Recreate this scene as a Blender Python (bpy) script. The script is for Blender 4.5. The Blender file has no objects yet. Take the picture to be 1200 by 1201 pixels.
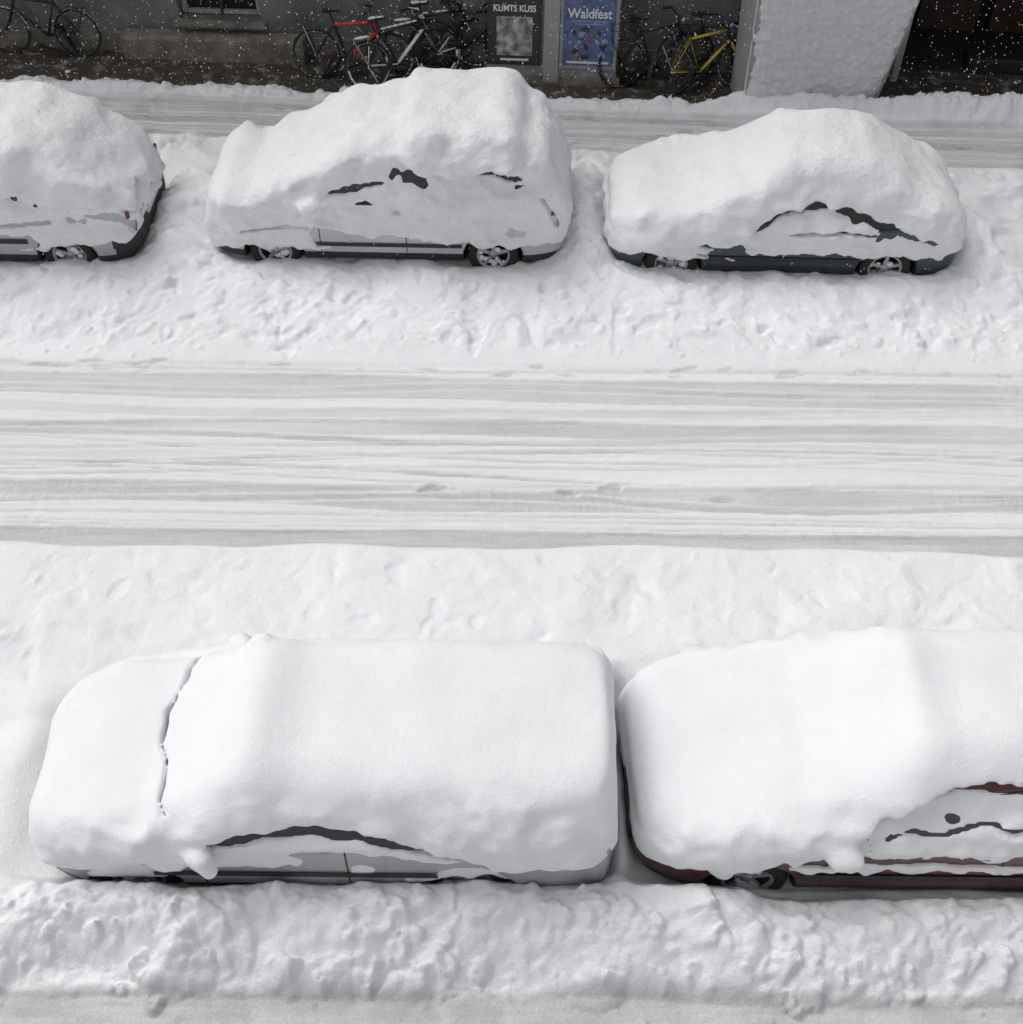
import bpy, bmesh, math, random
import numpy as np
from mathutils import Matrix, Vector, Euler
random.seed(7)
RS=np.random.RandomState
scene=bpy.context.scene
scene.view_settings.view_transform='Standard'
scene.view_settings.look='None'
scene.view_settings.exposure=0

# ---------------------------------------------------------------- materials
def nmat(name):
    m=bpy.data.materials.new(name); m.use_nodes=True
    nt=m.node_tree; b=nt.nodes['Principled BSDF']
    return m,nt,b
def noise_bump(nt,b,layers,coord='Object'):
    tc=nt.nodes.new('ShaderNodeTexCoord'); prev=None
    for sc,dist,st,det in layers:
        n=nt.nodes.new('ShaderNodeTexNoise'); n.inputs['Scale'].default_value=sc; n.inputs['Detail'].default_value=det
        n.inputs['Roughness'].default_value=.6
        nt.links.new(tc.outputs[coord],n.inputs['Vector'])
        bp=nt.nodes.new('ShaderNodeBump'); bp.inputs['Distance'].default_value=dist; bp.inputs['Strength'].default_value=st
        nt.links.new(n.outputs['Fac'],bp.inputs['Height'])
        if prev: nt.links.new(prev.outputs['Normal'],bp.inputs['Normal'])
        prev=bp
    nt.links.new(prev.outputs['Normal'],b.inputs['Normal'])
def simple(name,col,rough=.6,metal=0,var=.15,scale=8,bump=None,spec=.5,coat=0):
    m,nt,b=nmat(name)
    tc=nt.nodes.new('ShaderNodeTexCoord'); n=nt.nodes.new('ShaderNodeTexNoise')
    n.inputs['Scale'].default_value=scale; n.inputs['Detail'].default_value=6
    nt.links.new(tc.outputs['Object'],n.inputs['Vector'])
    r=nt.nodes.new('ShaderNodeMapRange'); r.inputs[3].default_value=1-var; r.inputs[4].default_value=1+var
    r.inputs[1].default_value=.3; r.inputs[2].default_value=.7
    nt.links.new(n.outputs['Fac'],r.inputs[0])
    mx=nt.nodes.new('ShaderNodeVectorMath'); mx.operation='SCALE'; mx.inputs[0].default_value=col
    nt.links.new(r.outputs[0],mx.inputs['Scale']); nt.links.new(mx.outputs[0],b.inputs['Base Color'])
    b.inputs['Roughness'].default_value=rough; b.inputs['Metallic'].default_value=metal
    b.inputs['Specular IOR Level'].default_value=spec; b.inputs['Coat Weight'].default_value=coat
    if bump: noise_bump(nt,b,bump)
    return m
SNOWC=(.85,.858,.875)
SNOW=simple('fresh_snow',SNOWC,.75,0,.02,3,[(9,.02,.35,4),(45,.011,.6,5),(260,.004,.8,3)],spec=.25)
SNOWP=simple('wind_blown_snow',SNOWC,.75,0,.03,3,[(14,.035,.7,6),(60,.012,.8,5),(300,.004,.7,2)],spec=.25)
SNOWR=simple('wind_packed_snow',(.70,.71,.73),.75,0,.08,14,[(40,.014,.7,6),(160,.006,.5,3)],spec=.25)
def ground_snow():
    m,nt,b=nmat('ground_snow')
    a=nt.nodes.new('ShaderNodeAttribute'); a.attribute_name='pack'
    tc=nt.nodes.new('ShaderNodeTexCoord')
    mp=nt.nodes.new('ShaderNodeMapping'); mp.inputs['Scale'].default_value=(.25,3,1)
    nt.links.new(tc.outputs['Object'],mp.inputs['Vector'])
    n=nt.nodes.new('ShaderNodeTexNoise'); n.inputs['Scale'].default_value=6; n.inputs['Detail'].default_value=9; n.inputs['Roughness'].default_value=.7
    nt.links.new(mp.outputs[0],n.inputs['Vector'])
    n2=nt.nodes.new('ShaderNodeTexNoise'); n2.inputs['Scale'].default_value=70; n2.inputs['Detail'].default_value=5
    nt.links.new(tc.outputs['Object'],n2.inputs['Vector'])
    cr=nt.nodes.new('ShaderNodeMapRange'); cr.inputs[1].default_value=.3; cr.inputs[2].default_value=.7; cr.inputs[3].default_value=-.25; cr.inputs[4].default_value=.25
    nt.links.new(n.outputs['Fac'],cr.inputs[0])
    cr2=nt.nodes.new('ShaderNodeMapRange'); cr2.inputs[1].default_value=.3; cr2.inputs[2].default_value=.7; cr2.inputs[3].default_value=-.2; cr2.inputs[4].default_value=.2
    nt.links.new(n2.outputs['Fac'],cr2.inputs[0])
    s=nt.nodes.new('ShaderNodeMath'); s.operation='ADD'; nt.links.new(cr.outputs[0],s.inputs[0]); nt.links.new(cr2.outputs[0],s.inputs[1])
    mu=nt.nodes.new('ShaderNodeMath'); mu.operation='MULTIPLY_ADD'; nt.links.new(s.outputs[0],mu.inputs[0]); nt.links.new(a.outputs['Fac'],mu.inputs[1]); nt.links.new(a.outputs['Fac'],mu.inputs[2]); mu.use_clamp=True
    mix=nt.nodes.new('ShaderNodeMix'); mix.data_type='RGBA'
    mix.inputs[6].default_value=(*SNOWC,1); mix.inputs[7].default_value=(.51,.515,.525,1)
    nt.links.new(mu.outputs[0],mix.inputs[0]); nt.links.new(mix.outputs[2],b.inputs['Base Color'])
    b.inputs['Roughness'].default_value=.7; b.inputs['Specular IOR Level'].default_value=.25
    noise_bump(nt,b,[(14,.02,.35,5),(50,.014,.75,6),(260,.004,.8,3)])
    return m
GSNOW=ground_snow()
GLASS=simple('tinted_glass',(.015,.018,.02),.08,0,.1,3,spec=.6)
RUB=simple('tyre_rubber',(.018,.018,.018),.8)
TRIM=simple('black_plastic_trim',(.02,.02,.022),.55,0,.3,20)
RIM=simple('alloy_rim',(.40,.41,.42),.35,.6,.1)
REDL=simple('red_tail_lens',(.16,.015,.015),.2)
LAMP=simple('head_lamp_lens',(.5,.52,.55),.15)
CHROME=simple('brushed_steel',(.4,.4,.4),.35,.8)

# ---------------------------------------------------------------- helpers
def link(o,parent=None):
    scene.collection.objects.link(o)
    if parent: o.parent=parent
    return o
def mesh_np(name,V,F,mat,parent=None,smooth=True,matidx=None):
    me=bpy.data.meshes.new(name)
    V=np.asarray(V,dtype=np.float32); F=np.asarray(F,dtype=np.int32)
    me.vertices.add(len(V)); me.vertices.foreach_set('co',V.ravel())
    k=F.shape[1]
    me.loops.add(len(F)*k); me.loops.foreach_set('vertex_index',F.ravel())
    me.polygons.add(len(F)); me.polygons.foreach_set('loop_start',np.arange(0,len(F)*k,k,dtype=np.int32))
    me.polygons.foreach_set('loop_total',np.full(len(F),k,dtype=np.int32))
    me.polygons.foreach_set('use_smooth',np.full(len(F),smooth,dtype=bool))
    me.update(calc_edges=True)
    for m in (mat if isinstance(mat,list) else [mat]): me.materials.append(m)
    if matidx is not None: me.polygons.foreach_set('material_index',matidx)
    o=bpy.data.objects.new(name,me); return link(o,parent)
def bw(c,scale,off):
    q=np.asarray(c)/scale+off; i=np.floor(q).astype(int); f=q-i; i0=i.min()-1; m=i.max()+3-i0
    W=np.zeros((len(c),m+1),dtype=np.float32); r=np.arange(len(c))
    w=[(1-f)**3/6,(3*f**3-6*f**2+4)/6,(-3*f**3+3*f**2+3*f+1)/6,f**3/6]
    for k in range(4): W[r,i-1+k-i0]+=w[k]
    return W
def noiseN(coords,scales,seed):
    rs=RS(seed); Ws=[bw(c,s,rs.rand()) for c,s in zip(coords,scales)]
    L=(rs.rand(*[w.shape[1] for w in Ws]).astype(np.float32)*2-1)*1.9
    for ax,w in enumerate(Ws):
        L=np.moveaxis(np.tensordot(w,L,axes=(1,ax)),0,ax)
    return L
def sstep(a,b,x):
    t=np.clip((x-a)/(b-a),0,1); return t*t*(3-2*t)
def smax(a,b,k):
    h=np.maximum(k-np.abs(a-b),0)/k; return np.maximum(a,b)+h*h*k*.25
def smin(a,b,k): return -smax(-a,-b,k)
def ip(pts,x): 
    p=np.array(pts); return np.interp(x,p[:,0],p[:,1])
def blur(A,sig,axis):
    n=int(sig*3)+1; k=np.exp(-.5*(np.arange(-n,n+1)/sig)**2); k/=k.sum()
    pad=[(0,0)]*A.ndim; pad[axis]=(n,n); P=np.pad(A,pad,mode='edge'); out=0
    for i,w in enumerate(k):
        sl=[slice(None)]*A.ndim; sl[axis]=slice(i,i+A.shape[axis]); out=out+w*P[tuple(sl)]
    return out
def surface_nets(V,org,h):
    V=V.copy(); V[0]=V[-1]=1;V[:,0]=V[:,-1]=1;V[:,:,0]=V[:,:,-1]=1
    S=V<0; n=V.shape; cs=tuple(d-1 for d in n)
    acc=np.zeros(cs+(3,),np.float32); cnt=np.zeros(cs,np.float32)
    for ax in range(3):
        A=np.moveaxis(V,ax,0); Sa=np.moveaxis(S,ax,0)
        cr=Sa[:-1]!=Sa[1:]; t=np.where(cr,A[:-1]/np.where(cr,A[:-1]-A[1:],1),0)
        cr=np.moveaxis(cr,0,ax); t=np.moveaxis(t,0,ax)
        o1,o2=[a for a in range(3) if a!=ax]
        for a in (0,1):
            for b in (0,1):
                sl=[slice(None)]*3; sl[o1]=slice(a,a+cs[o1]); sl[o2]=slice(b,b+cs[o2])
                c=cr[tuple(sl)]; cnt+=c; acc[...,ax]+=t[tuple(sl)]
                if a: acc[...,o1]+=c
                if b: acc[...,o2]+=c
    m=cnt>0; idx=-np.ones(cs,np.int64); idx[m]=np.arange(m.sum())
    ijk=np.argwhere(m); verts=(ijk+acc[m]/cnt[m][:,None])*h+np.array(org)
    quads=[]
    for ax in range(3):
        o1,o2=[(1,2),(2,0),(0,1)][ax]
        Sa=np.moveaxis(S,ax,0); cr=np.moveaxis(Sa[:-1]!=Sa[1:],0,ax)
        e=np.argwhere(cr); ok=(e[:,o1]>0)&(e[:,o2]>0)&(e[:,o1]<cs[o1])&(e[:,o2]<cs[o2]); e=e[ok]
        ins=S[e[:,0],e[:,1],e[:,2]]
        def cell(d1,d2):
            q=e.copy(); q[:,o1]-=d1; q[:,o2]-=d2; return idx[q[:,0],q[:,1],q[:,2]]
        Q=np.stack([cell(1,1),cell(0,1),cell(0,0),cell(1,0)],1)
        Q[~ins]=Q[~ins][:,::-1]; quads.append(Q)
    Q=np.concatenate(quads); return verts,Q
class B:
    """collects primitives into one mesh with several materials"""
    def __init__(s): s.bm=bmesh.new(); s.mats=[]
    def mi(s,m):
        if m not in s.mats: s.mats.append(m)
        return s.mats.index(m)
    def _tag(s,n0,m,smooth):
        s.bm.faces.ensure_lookup_table(); i=s.mi(m)
        for f in s.bm.faces[n0:]: f.material_index=i; f.smooth=smooth
    def box(s,c,d,m,rot=None,bev=0):
        n0=len(s.bm.faces); r=bmesh.ops.create_cube(s.bm,size=1)
        vs=r['verts']
        for v in vs: v.co=Vector((v.co.x*d[0],v.co.y*d[1],v.co.z*d[2]))
        if bev:
            es=list({e for v in vs for e in v.link_edges})
            bmesh.ops.bevel(s.bm,geom=es,offset=bev,segments=2,affect='EDGES',profile=.6)
        M=Matrix.Translation(c)@(rot.to_matrix().to_4x4() if rot else Matrix())
        s.bm.faces.ensure_lookup_table()
        vs=list({v for f in s.bm.faces[n0:] for v in f.verts})
        for v in vs: v.co=M@v.co
        s._tag(n0,m,False)
    def tube(s,a,b,r,m,seg=8,r2=None):
        a=Vector(a);b=Vector(b); d=b-a; n0=len(s.bm.faces)
        bmesh.ops.create_cone(s.bm,cap_ends=True,segments=seg,radius1=r,radius2=r if r2 is None else r2,depth=d.length,
            matrix=Matrix.Translation((a+b)/2)@d.to_track_quat('Z','Y').to_matrix().to_4x4())
        s._tag(n0,m,True)
    def lathe(s,prof,c,m,seg=40):
        n0=len(s.bm.faces); rings=[]
        for k in range(seg):
            a=2*math.pi*k/seg
            rings.append([s.bm.verts.new((c[0]+r*math.cos(a),c[1]+y,c[2]+r*math.sin(a))) for r,y in prof])
        for k in range(seg):
            p,q=rings[k],rings[(k+1)%seg]
            for j in range(len(prof)-1): s.bm.faces.new((p[j],p[j+1],q[j+1],q[j]))
        s._tag(n0,m,True)
    def ball(s,c,r,m,sc=(1,1,1),sub=2):
        n0=len(s.bm.faces)
        bmesh.ops.create_icosphere(s.bm,subdivisions=sub,radius=r,matrix=Matrix.Translation(c)@Matrix.Diagonal((*sc,1)))
        s._tag(n0,m,True)
    def obj(s,name,parent=None):
        bmesh.ops.recalc_face_normals(s.bm,faces=s.bm.faces)
        me=bpy.data.meshes.new(name); s.bm.to_mesh(me); s.bm.free()
        for m in s.mats: me.materials.append(m)
        return link(bpy.data.objects.new(name,me),parent)
def empty(name,loc=(0,0,0),rz=0):
    e=bpy.data.objects.new(name,None); e.empty_display_size=.3; e.location=loc; e.rotation_euler=(0,0,rz); return link(e)

# ---------------------------------------------------------------- cars
def poly_sdf(P,x,z):
    P=np.array(P,float); d=np.full(x.shape,1e9); s=np.ones(x.shape); n=len(P)
    for i in range(n):
        a=P[i]; b=P[i-1]; e=b-a; wx=x-a[0]; wz=z-a[1]
        t=np.clip((wx*e[0]+wz*e[1])/(e@e),0,1)
        d=np.minimum(d,(wx-e[0]*t)**2+(wz-e[1]*t)**2)
        c1=z>=a[1]; c2=z<b[1]; c3=e[0]*wz>e[1]*wx
        fl=(c1&c2&c3)|(~c1&~c2&~c3); s=np.where(fl,-s,s)
    return s*np.sqrt(d)
PLATE=simple('number_plate',(.6,.6,.6),.5)
def make_car(loc,rz,c):
    root=empty('parked_car',loc,rz)
    L,hw,belt,h=c['L'],c['hw'],c['belt'],c.get('h',.020)
    poly=c['poly']; tum=c.get('tum',.30)
    def W(x,z):
        w=hw-tum*np.maximum(z-belt,0)-.10*np.maximum(.45-z,0)
        w=w-.22*np.clip((.55-x)/.55,0,1.3)**2-c.get('rt',.16)*np.clip((x-(L-.5))/.5,0,1.3)**2
        return w
    xs=np.arange(-.42,L+.42,h); ys=np.arange(-hw-.34,hw+.3,h); zs=np.arange(.05,c['top']+.5,h)
    X2,Z2=np.meshgrid(xs,zs,indexing='ij')
    P=poly_sdf(poly,X2,Z2); W2=W(X2,Z2)
    aY=np.abs(ys)[None,:,None]
    Bd=smax(P[:,None,:],aY-W2[:,None,:],.10).astype(np.float32)
    body=Bd.copy()
    for wx in c['wheels']:
        cyl=np.sqrt((X2-wx)**2+(Z2-.30)**2)-.345
        well=np.maximum(cyl[:,None,:],(W2-.26)[:,None,:]-aY)
        body=np.maximum(body,-well)
    v,f=surface_nets(body,(xs[0],ys[0],zs[0]),h)
    fc=v[f].mean(1); zlow=c.get('trimz',.34)
    mi=(fc[:,2]<zlow).astype(np.int32)
    if c.get('darkrear'): mi[(fc[:,0]>L-.28)&(fc[:,2]<c['darkrear'])]=1
    for wx in c['wheels']:
        r=np.hypot(fc[:,0]-wx,fc[:,2]-.30); mi[(r<.355)]=1
    mesh_np('body',v,f,[c['paint'],TRIM],root,True,mi)
    def patch(name,x0,x1,zl,zu,mat,off=.006,side=(-1,1),n=40,mz=6):
        for sd in side:
            xx=np.linspace(x0,x1,n); V=[];F=[]
            lo=ip(zl,xx); up=ip(zu,xx)
            for i in range(n):
                for j in range(mz):
                    z=lo[i]+(up[i]-lo[i])*j/(mz-1); V.append((xx[i],sd*(float(W(xx[i],z))+off),z))
            for i in range(n-1):
                for j in range(mz-1):
                    a=i*mz+j; q=(a,a+mz,a+mz+1,a+1); F.append(q if sd<0 else q[::-1])
            mesh_np(name,V,F,mat,root)
    for w in c['windows']: patch('side_window',w[0],w[1],w[2],w[3],GLASS)
    for (x,z0,z1) in c.get('seams',[]): patch('door_seam',x,x+.012,[(0,z0),(9,z0)],[(0,z1),(9,z1)],TRIM,.003,n=2)
    for (x,z) in c.get('handles',[]): patch('door_handle',x,x+.17,[(0,z),(9,z)],[(0,z+.035),(9,z+.035)],c['paint'],.03,n=4,mz=3)
    for (x0,x1,z0,z1) in c.get('rub',[]): patch('rub_strip',x0,x1,[(0,z0),(9,z0)],[(0,z1),(9,z1)],TRIM,.012,n=60,mz=4)
    for (x0,x1,z0,z1) in c.get('tails',[]): patch('tail_light',x0,x1,[(0,z0),(9,z0)],[(0,z1),(9,z1)],REDL,.008,n=6)
    def screen(name,a,b,mat,wf=.85):
        a=np.array(a);b=np.array(b); d=b-a; nrm=np.array([-d[1],d[0]])/np.hypot(*d)
        if nrm[1]<0: nrm=-nrm
        V=[]
        for p in (a,b):
            q=p+nrm*.006; w=float(W(p[0],p[1]))*wf; V+=[(q[0],-w,q[1]),(q[0],w,q[1])]
        mesh_np(name,V,[(0,1,3,2)],mat,root,False)
    screen('windscreen',*c['ws'],GLASS); screen('rear_screen',*c['rs'],GLASS)
    b=B()
    for sd in (-1,1):
        b.box((.07,sd*(hw-.36),.62),(.1,.26,.14),LAMP,bev=.03)
        b.box((L-.14,sd*(hw-.34),.78),(.16,.12,.22),REDL,bev=.02)
    b.box((0.0,0,.42),(.06,1.0,.14),TRIM,bev=.02)
    b.box((-.015,0,.42),(.03,.5,.11),PLATE,bev=.003)
    b.box((L+.01,0,.6),(.03,.5,.11),PLATE,bev=.003)
    b.obj('lights_and_grille',root)
    b=B()
    for wx in c['wheels']:
        for sd in (-1,1):
            yo=sd*(float(W(wx,.35))-.13); s=sd
            b.lathe([(.19,-.09*s),(.27,-.10*s),(.30,-.07*s),(.305,0),(.30,.07*s),(.275,.10*s),(.20,.10*s),(.19,.085*s)],(wx,yo,.30),RUB,36)
            b.lathe([(.20,.085*s),(.185,.095*s),(.17,.06*s),(.16,-.02*s),(.0001,-.03*s)],(wx,yo,.30),TRIM,36)
            b.lathe([(.20,.088*s),(.185,.100*s),(.168,.07*s)],(wx,yo,.30),RIM,36)
            b.lathe([(.05,.02*s),(.05,.075*s),(.0001,.08*s)],(wx,yo,.30),RIM,16)
            for k in range(c.get('spokes',5)):
                a=2*math.pi*k/c.get('spokes',5)+.3
                b.box((wx+.1*math.cos(a),yo+.055*s,.30+.1*math.sin(a)),(.16,.03,.045),RIM,Euler((0,-a,0)),bev=.008)
            for k in range(9):   # snow caught in the rim
                a=random.uniform(0,6.28); rr=random.uniform(.06,.17)
                b.ball((wx+rr*math.cos(a),yo+.055*s,.30+rr*math.sin(a)),random.uniform(.02,.05),SNOW,(1.2,.5,.9))
    b.obj('wheels',root)
    mx,mz_=c['mirror']
    b=B()
    for sd in (-1,1):
        b.ball((mx,sd*(hw+.03),mz_),.08,c['paint'],(.6,1.0,.75))
        b.box((mx+.01,sd*(hw-.03),mz_-.02),(.08,.14,.05),TRIM,bev=.01)
    b.obj('door_mirrors',root)
    # ---- snow
    sd=c['seed']; g=(xs,ys,zs)
    big=noiseN(g,(.55,.55,.55),sd)+.7*noiseN(g,(.27,.3,.27),sd+40); mid=noiseN(g,(.15,.16,.13),sd+1); sm=noiseN(g,(.06,.065,.055),sd+2)
    th=blur(ip(c['thick'],xs),c.get('tblur',4),0)[:,None]
    P2=poly_sdf(poly,X2,Z2-th); P2=blur(blur(P2,c.get('pb',3.5),0),2,1); Wl=W(X2,Z2-th)
    ovn=blur(ip(c['ovn'],xs),3,0)[:,None,None] if 'ovn' in c else c.get('over',.06)
    ovf=c.get('over',.06)
    ysn=ys[None,:,None]; ov=np.where(ysn<0,ovn,ovf)
    F=smax(P2[:,None,:]-.02,aY-(Wl[:,None,:]+ov),c.get('pillow',.22))
    F0=smax(P[:,None,:]-.03,aY-(W2[:,None,:]+ov*.9),.15)
    F=smin(F,F0,.06)
    lipn=blur(ip(c['lip'],xs),2,0)[:,None,None]; lipf=ip(c.get('lipf',c['lip']),xs)[:,None,None]
    yb=sstep(-.3,.3,ys)[None,:,None]; lip=lipn*(1-yb)+lipf*yb
    Zg=zs[None,None,:]; Xg=xs[:,None,None]; Yg=ys[None,:,None]
    ln=c.get('lipn',.035)
    lipnz=noiseN((xs,ys),(.24,.5),sd+4)[:,:,None]*ln*.9+noiseN((xs,ys),(.10,.3),sd+5)[:,:,None]*ln*.9+noiseN((xs,ys),(.045,.1),sd+6)[:,:,None]*ln*.6
    edge=sstep(.75,1.0,np.abs(Yg)/hw)*c.get('slump',.03)
    Ft=smax(F-big*c.get('a_big',.035)-mid*(c.get('a_mid',.008)+edge)-sm*(c.get('a_sm',.002)+edge*.25), lip+lipnz-Zg, .045)
    tp=np.full(X2.shape,c.get('pl0',.01))
    for (px,pz,rx,rz_,am) in c.get('patches',[]):
        tp=tp+am*np.exp(-((X2-px)/rx)**2-((Z2-pz)/rz_)**2)
    bare=blur(ip(c.get('bare',[(0,.3),(9,.3)]),xs),3,0)[:,None]+noiseN((xs,),(.12,),sd+60)[:,None]*.04+noiseN((xs,),(.05,),sd+61)[:,None]*.015
    tp=np.where(Z2<bare,tp-1.5*(bare-Z2)-.012,tp)
    slitm=np.zeros_like(X2); n2d=noiseN((xs,zs),(.10,.05),sd+80)*.6+noiseN((xs,zs),(.05,.03),sd+81)*.4
    for pts in c.get('slits',[]):
        p=np.array(pts); zc=blur(np.interp(xs,p[:,0],p[:,1]),2,0); hf=np.interp(xs,p[:,0],p[:,2],left=0,right=0)
        hf=np.where((xs<p[0,0])|(xs>p[-1,0]),-.08,hf*(1+.3*noiseN((xs,),(.12,),sd+70)))
        slitm=np.maximum(slitm,1-sstep(0,.015,np.abs(Z2-zc[:,None])-hf[:,None]+n2d*np.clip(.005+hf[:,None]*.7,0,.022)))
    pn=noiseN((xs,ys,zs),(.26,.3,.09),sd+9)*c.get('pn',.03)+mid*c.get('pm',.012)+sm*c.get('ps',.008)
    farside=c.get('far_pl',.0)*(Yg>0)
    nearw=(1-sstep(-.4,0,ys))[None,:,None]
    cov=tp[:,None,:]+pn+farside
    if c.get('plmin') is not None:
        cov=np.where(Zg>bare[:,None,:]+.03,np.maximum(cov,c['plmin']+.25*pn),cov)
    Fp=Bd-cov+slitm[:,None,:]*nearw*.12
    S=smin(Ft,Fp,.03)
    for (bx,by,bz,r,ex,ey,ez) in c.get('blobs',[]):
        d=(np.sqrt(((Xg-bx)/ex)**2+((Yg-by)/ey)**2+((Zg-bz)/ez)**2)-r)*min(ex,ey,ez)
        S=smin(S,d-mid*.035-sm*.02,.07)
    for (x0,x1,dep,half,zmin) in c.get('cracks',[]):
        cx=x0+noiseN((ys,),(.25,),sd+20)[None,:,None]*.03+noiseN((ys,),(.07,),sd+21)[None,:,None]*.012+(x1-x0)*np.abs(Yg/hw)**2
        ck=np.maximum(np.abs(Xg-cx)-half*(1+.8*mid+.8*sm),np.abs(Yg)-hw*.86)
        ck=np.maximum(ck,zmin-Zg)
        S=smax(S,-ck,.04)
    S=np.maximum(S,.10-Zg)
    v,f=surface_nets(S.astype(np.float32),(xs[0],ys[0],zs[0]),h)
    mesh_np('snow_cover',v,f,c.get('snowmat',SNOW),root)
    return root
silver=simple('silver_paint',(.42,.43,.44),.35,.35,.06,3,coat=.4)
silver2=simple('light_grey_paint',(.50,.51,.52),.35,.2,.06,3,coat=.4)
green=simple('dark_blue_green_paint',(.02,.035,.045),.3,.2,.1,3,coat=.5)
maroon=simple('dark_red_paint',(.085,.014,.02),.35,.2,.1,3,coat=.4)
grey=simple('grey_paint',(.40,.41,.43),.35,.2,.06,3,coat=.4)

near_left=dict(L=4.26,hw=.82,belt=.95,top=1.40,seed=11,paint=silver,tum=.38,rt=.05,pb=2.5,
 poly=[(.1,.2),(-.0,.35),(.0,.6),(.12,.76),(.5,.86),(.98,.95),(1.72,1.31),(2.3,1.36),(3.3,1.36),(4.19,1.33),(4.25,1.0),(4.26,.8),(4.24,.35),(4.05,.2)],
 wheels=[.78,3.22],ws=((1.02,.98),(1.68,1.28)),rs=((4.20,1.28),(4.25,1.02)),mirror=(1.4,1.0),
 windows=[(1.28,3.7,[(0,.92),(9,.94)],[(1.28,.95),(1.9,1.21),(2.6,1.26),(3.2,1.23),(3.7,1.05)])],
 seams=[(1.3,.35,.92),(2.35,.35,.92)],handles=[(2.12,.84)],rub=[(.95,3.0,.5,.56)],
 thick=[(-.3,.15),(.6,.20),(.95,.17),(1.3,.16),(1.60,.27),(1.78,.24),(2.05,.13),(2.8,.16),(3.5,.14),(4.6,.15)],over=-.06,pillow=.28,
 ovn=[(-.4,.05),(1.45,.05),(1.65,.01),(2.4,.01),(2.9,.03),(3.3,.07),(4.4,.04)],
 lip=[(-.4,.50),(.15,.50),(.5,.58),(.9,.64),(1.1,.68),(1.3,.78),(1.42,.98),(1.7,1.11),(2.0,1.16),(2.4,1.14),(2.7,1.04),(3.0,.87),(3.25,.78),(3.6,.74),(4.5,.78)],
 lipf=[(-.4,.5),(4.5,.7)],pl0=-.012,pn=.014,pm=.010,ps=.006,patches=[(1.0,.6,.5,.2,.02),(2.0,.96,.9,.11,.045),(2.9,.82,.5,.10,.03),(1.8,.72,.3,.1,.018)],far_pl=.03,
 slits=[[(1.42,.96,0),(1.55,1.02,.025),(1.8,1.08,.038),(2.1,1.11,.032),(2.4,1.10,.040),(2.75,.99,.030),(3.0,.84,.025),(3.2,.77,.008),(3.25,.77,0)]],
 cracks=[(1.02,1.22,0,.010,0.9)],bare=[(0,.4),(9,.5)],
 blobs=[(1.36,-.91,.95,.095,1.2,1,1.1),(1.42,-.96,.84,.06,1,1,1.1),(1.4,.84,1.02,.09,1.2,1,1),(.25,-.72,.62,.09,1.3,1,1),(1.05,-.84,.70,.07,1.5,1,1),(1.66,.50,1.44,.12,.7,1.2,.6)],a_big=.022,a_mid=.006,lipn=.05,slump=.045)
near_right=dict(L=4.35,hw=.86,belt=.90,top=1.47,seed=31,paint=maroon,
 poly=[(.1,.2),(-.0,.35),(.0,.6),(.12,.74),(.6,.86),(1.2,.95),(1.95,1.38),(2.6,1.46),(3.3,1.44),(3.9,1.2),(4.25,.98),(4.35,.8),(4.3,.35),(4.2,.2)],
 wheels=[.85,3.45],ws=((1.25,.98),(1.9,1.34)),rs=((3.5,1.38),(4.1,1.1)),mirror=(1.46,.95),
 windows=[(1.45,3.8,[(0,.90),(9,.93)],[(1.45,.95),(2.05,1.26),(2.7,1.34),(3.3,1.28),(3.8,1.05)])],
 seams=[(1.35,.35,.9),(2.6,.35,.90)],handles=[(2.4,.81)],rub=[(1.2,3.1,.48,.54)],tum=.58,
 thick=[(-.3,.15),(.6,.18),(1.0,.24),(1.3,.22),(1.5,.18),(1.85,.28),(2.2,.16),(4.3,.17)],over=.03,pillow=.28,
 ovn=[(-.4,.05),(1.3,.06),(1.6,.01),(4.0,-.02),(4.5,.05)],
 lip=[(-.4,.50),(.2,.50),(.45,.62),(.9,.68),(1.15,.76),(1.3,.82),(1.45,1.00),(1.65,1.20),(1.95,1.36),(2.3,1.40),(2.8,1.36),(3.2,1.32),(3.8,1.12),(4.6,.9)],
 lipf=[(-.4,.5),(4.5,.7)],pl0=.014,pn=.024,pm=.020,ps=.018,plmin=.012,patches=[(2.5,1.05,1.5,.16,.02)],far_pl=.02,bare=[(0,.50),(1.0,.62),(9,.62)],
 slits=[[(1.40,.98,.0),(1.6,1.13,.012),(1.9,1.31,.018),(2.2,1.36,.020),(2.7,1.33,.016),(3.2,1.27,.015),(3.7,1.1,.012)],
        [(.8,.66,0),(.95,.70,.07),(1.35,.76,.09),(1.5,.78,.05),(1.7,.74,.02),(1.95,.78,.05),(2.2,.80,.07),(2.5,.74,.02),(2.8,.78,.055),(3.2,.76,.03),(3.5,.78,.03)],
        [(1.72,.98,0),(1.85,1.06,.003),(2.1,1.02,.008),(2.4,1.12,.005),(2.6,1.06,.010),(3.0,1.14,.008),(3.5,1.0,.008)]],
 blobs=[(1.44,-.91,.93,.10,1.3,1,.9),(1.48,-.92,.82,.05,1,1,1.0),(.35,-.75,.58,.08,1.4,1,1),(.62,-.84,.54,.06,1.2,1,.9)],a_big=.04,a_mid=.010,lipn=.045,slump=.04,snowmat=SNOW)
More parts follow.
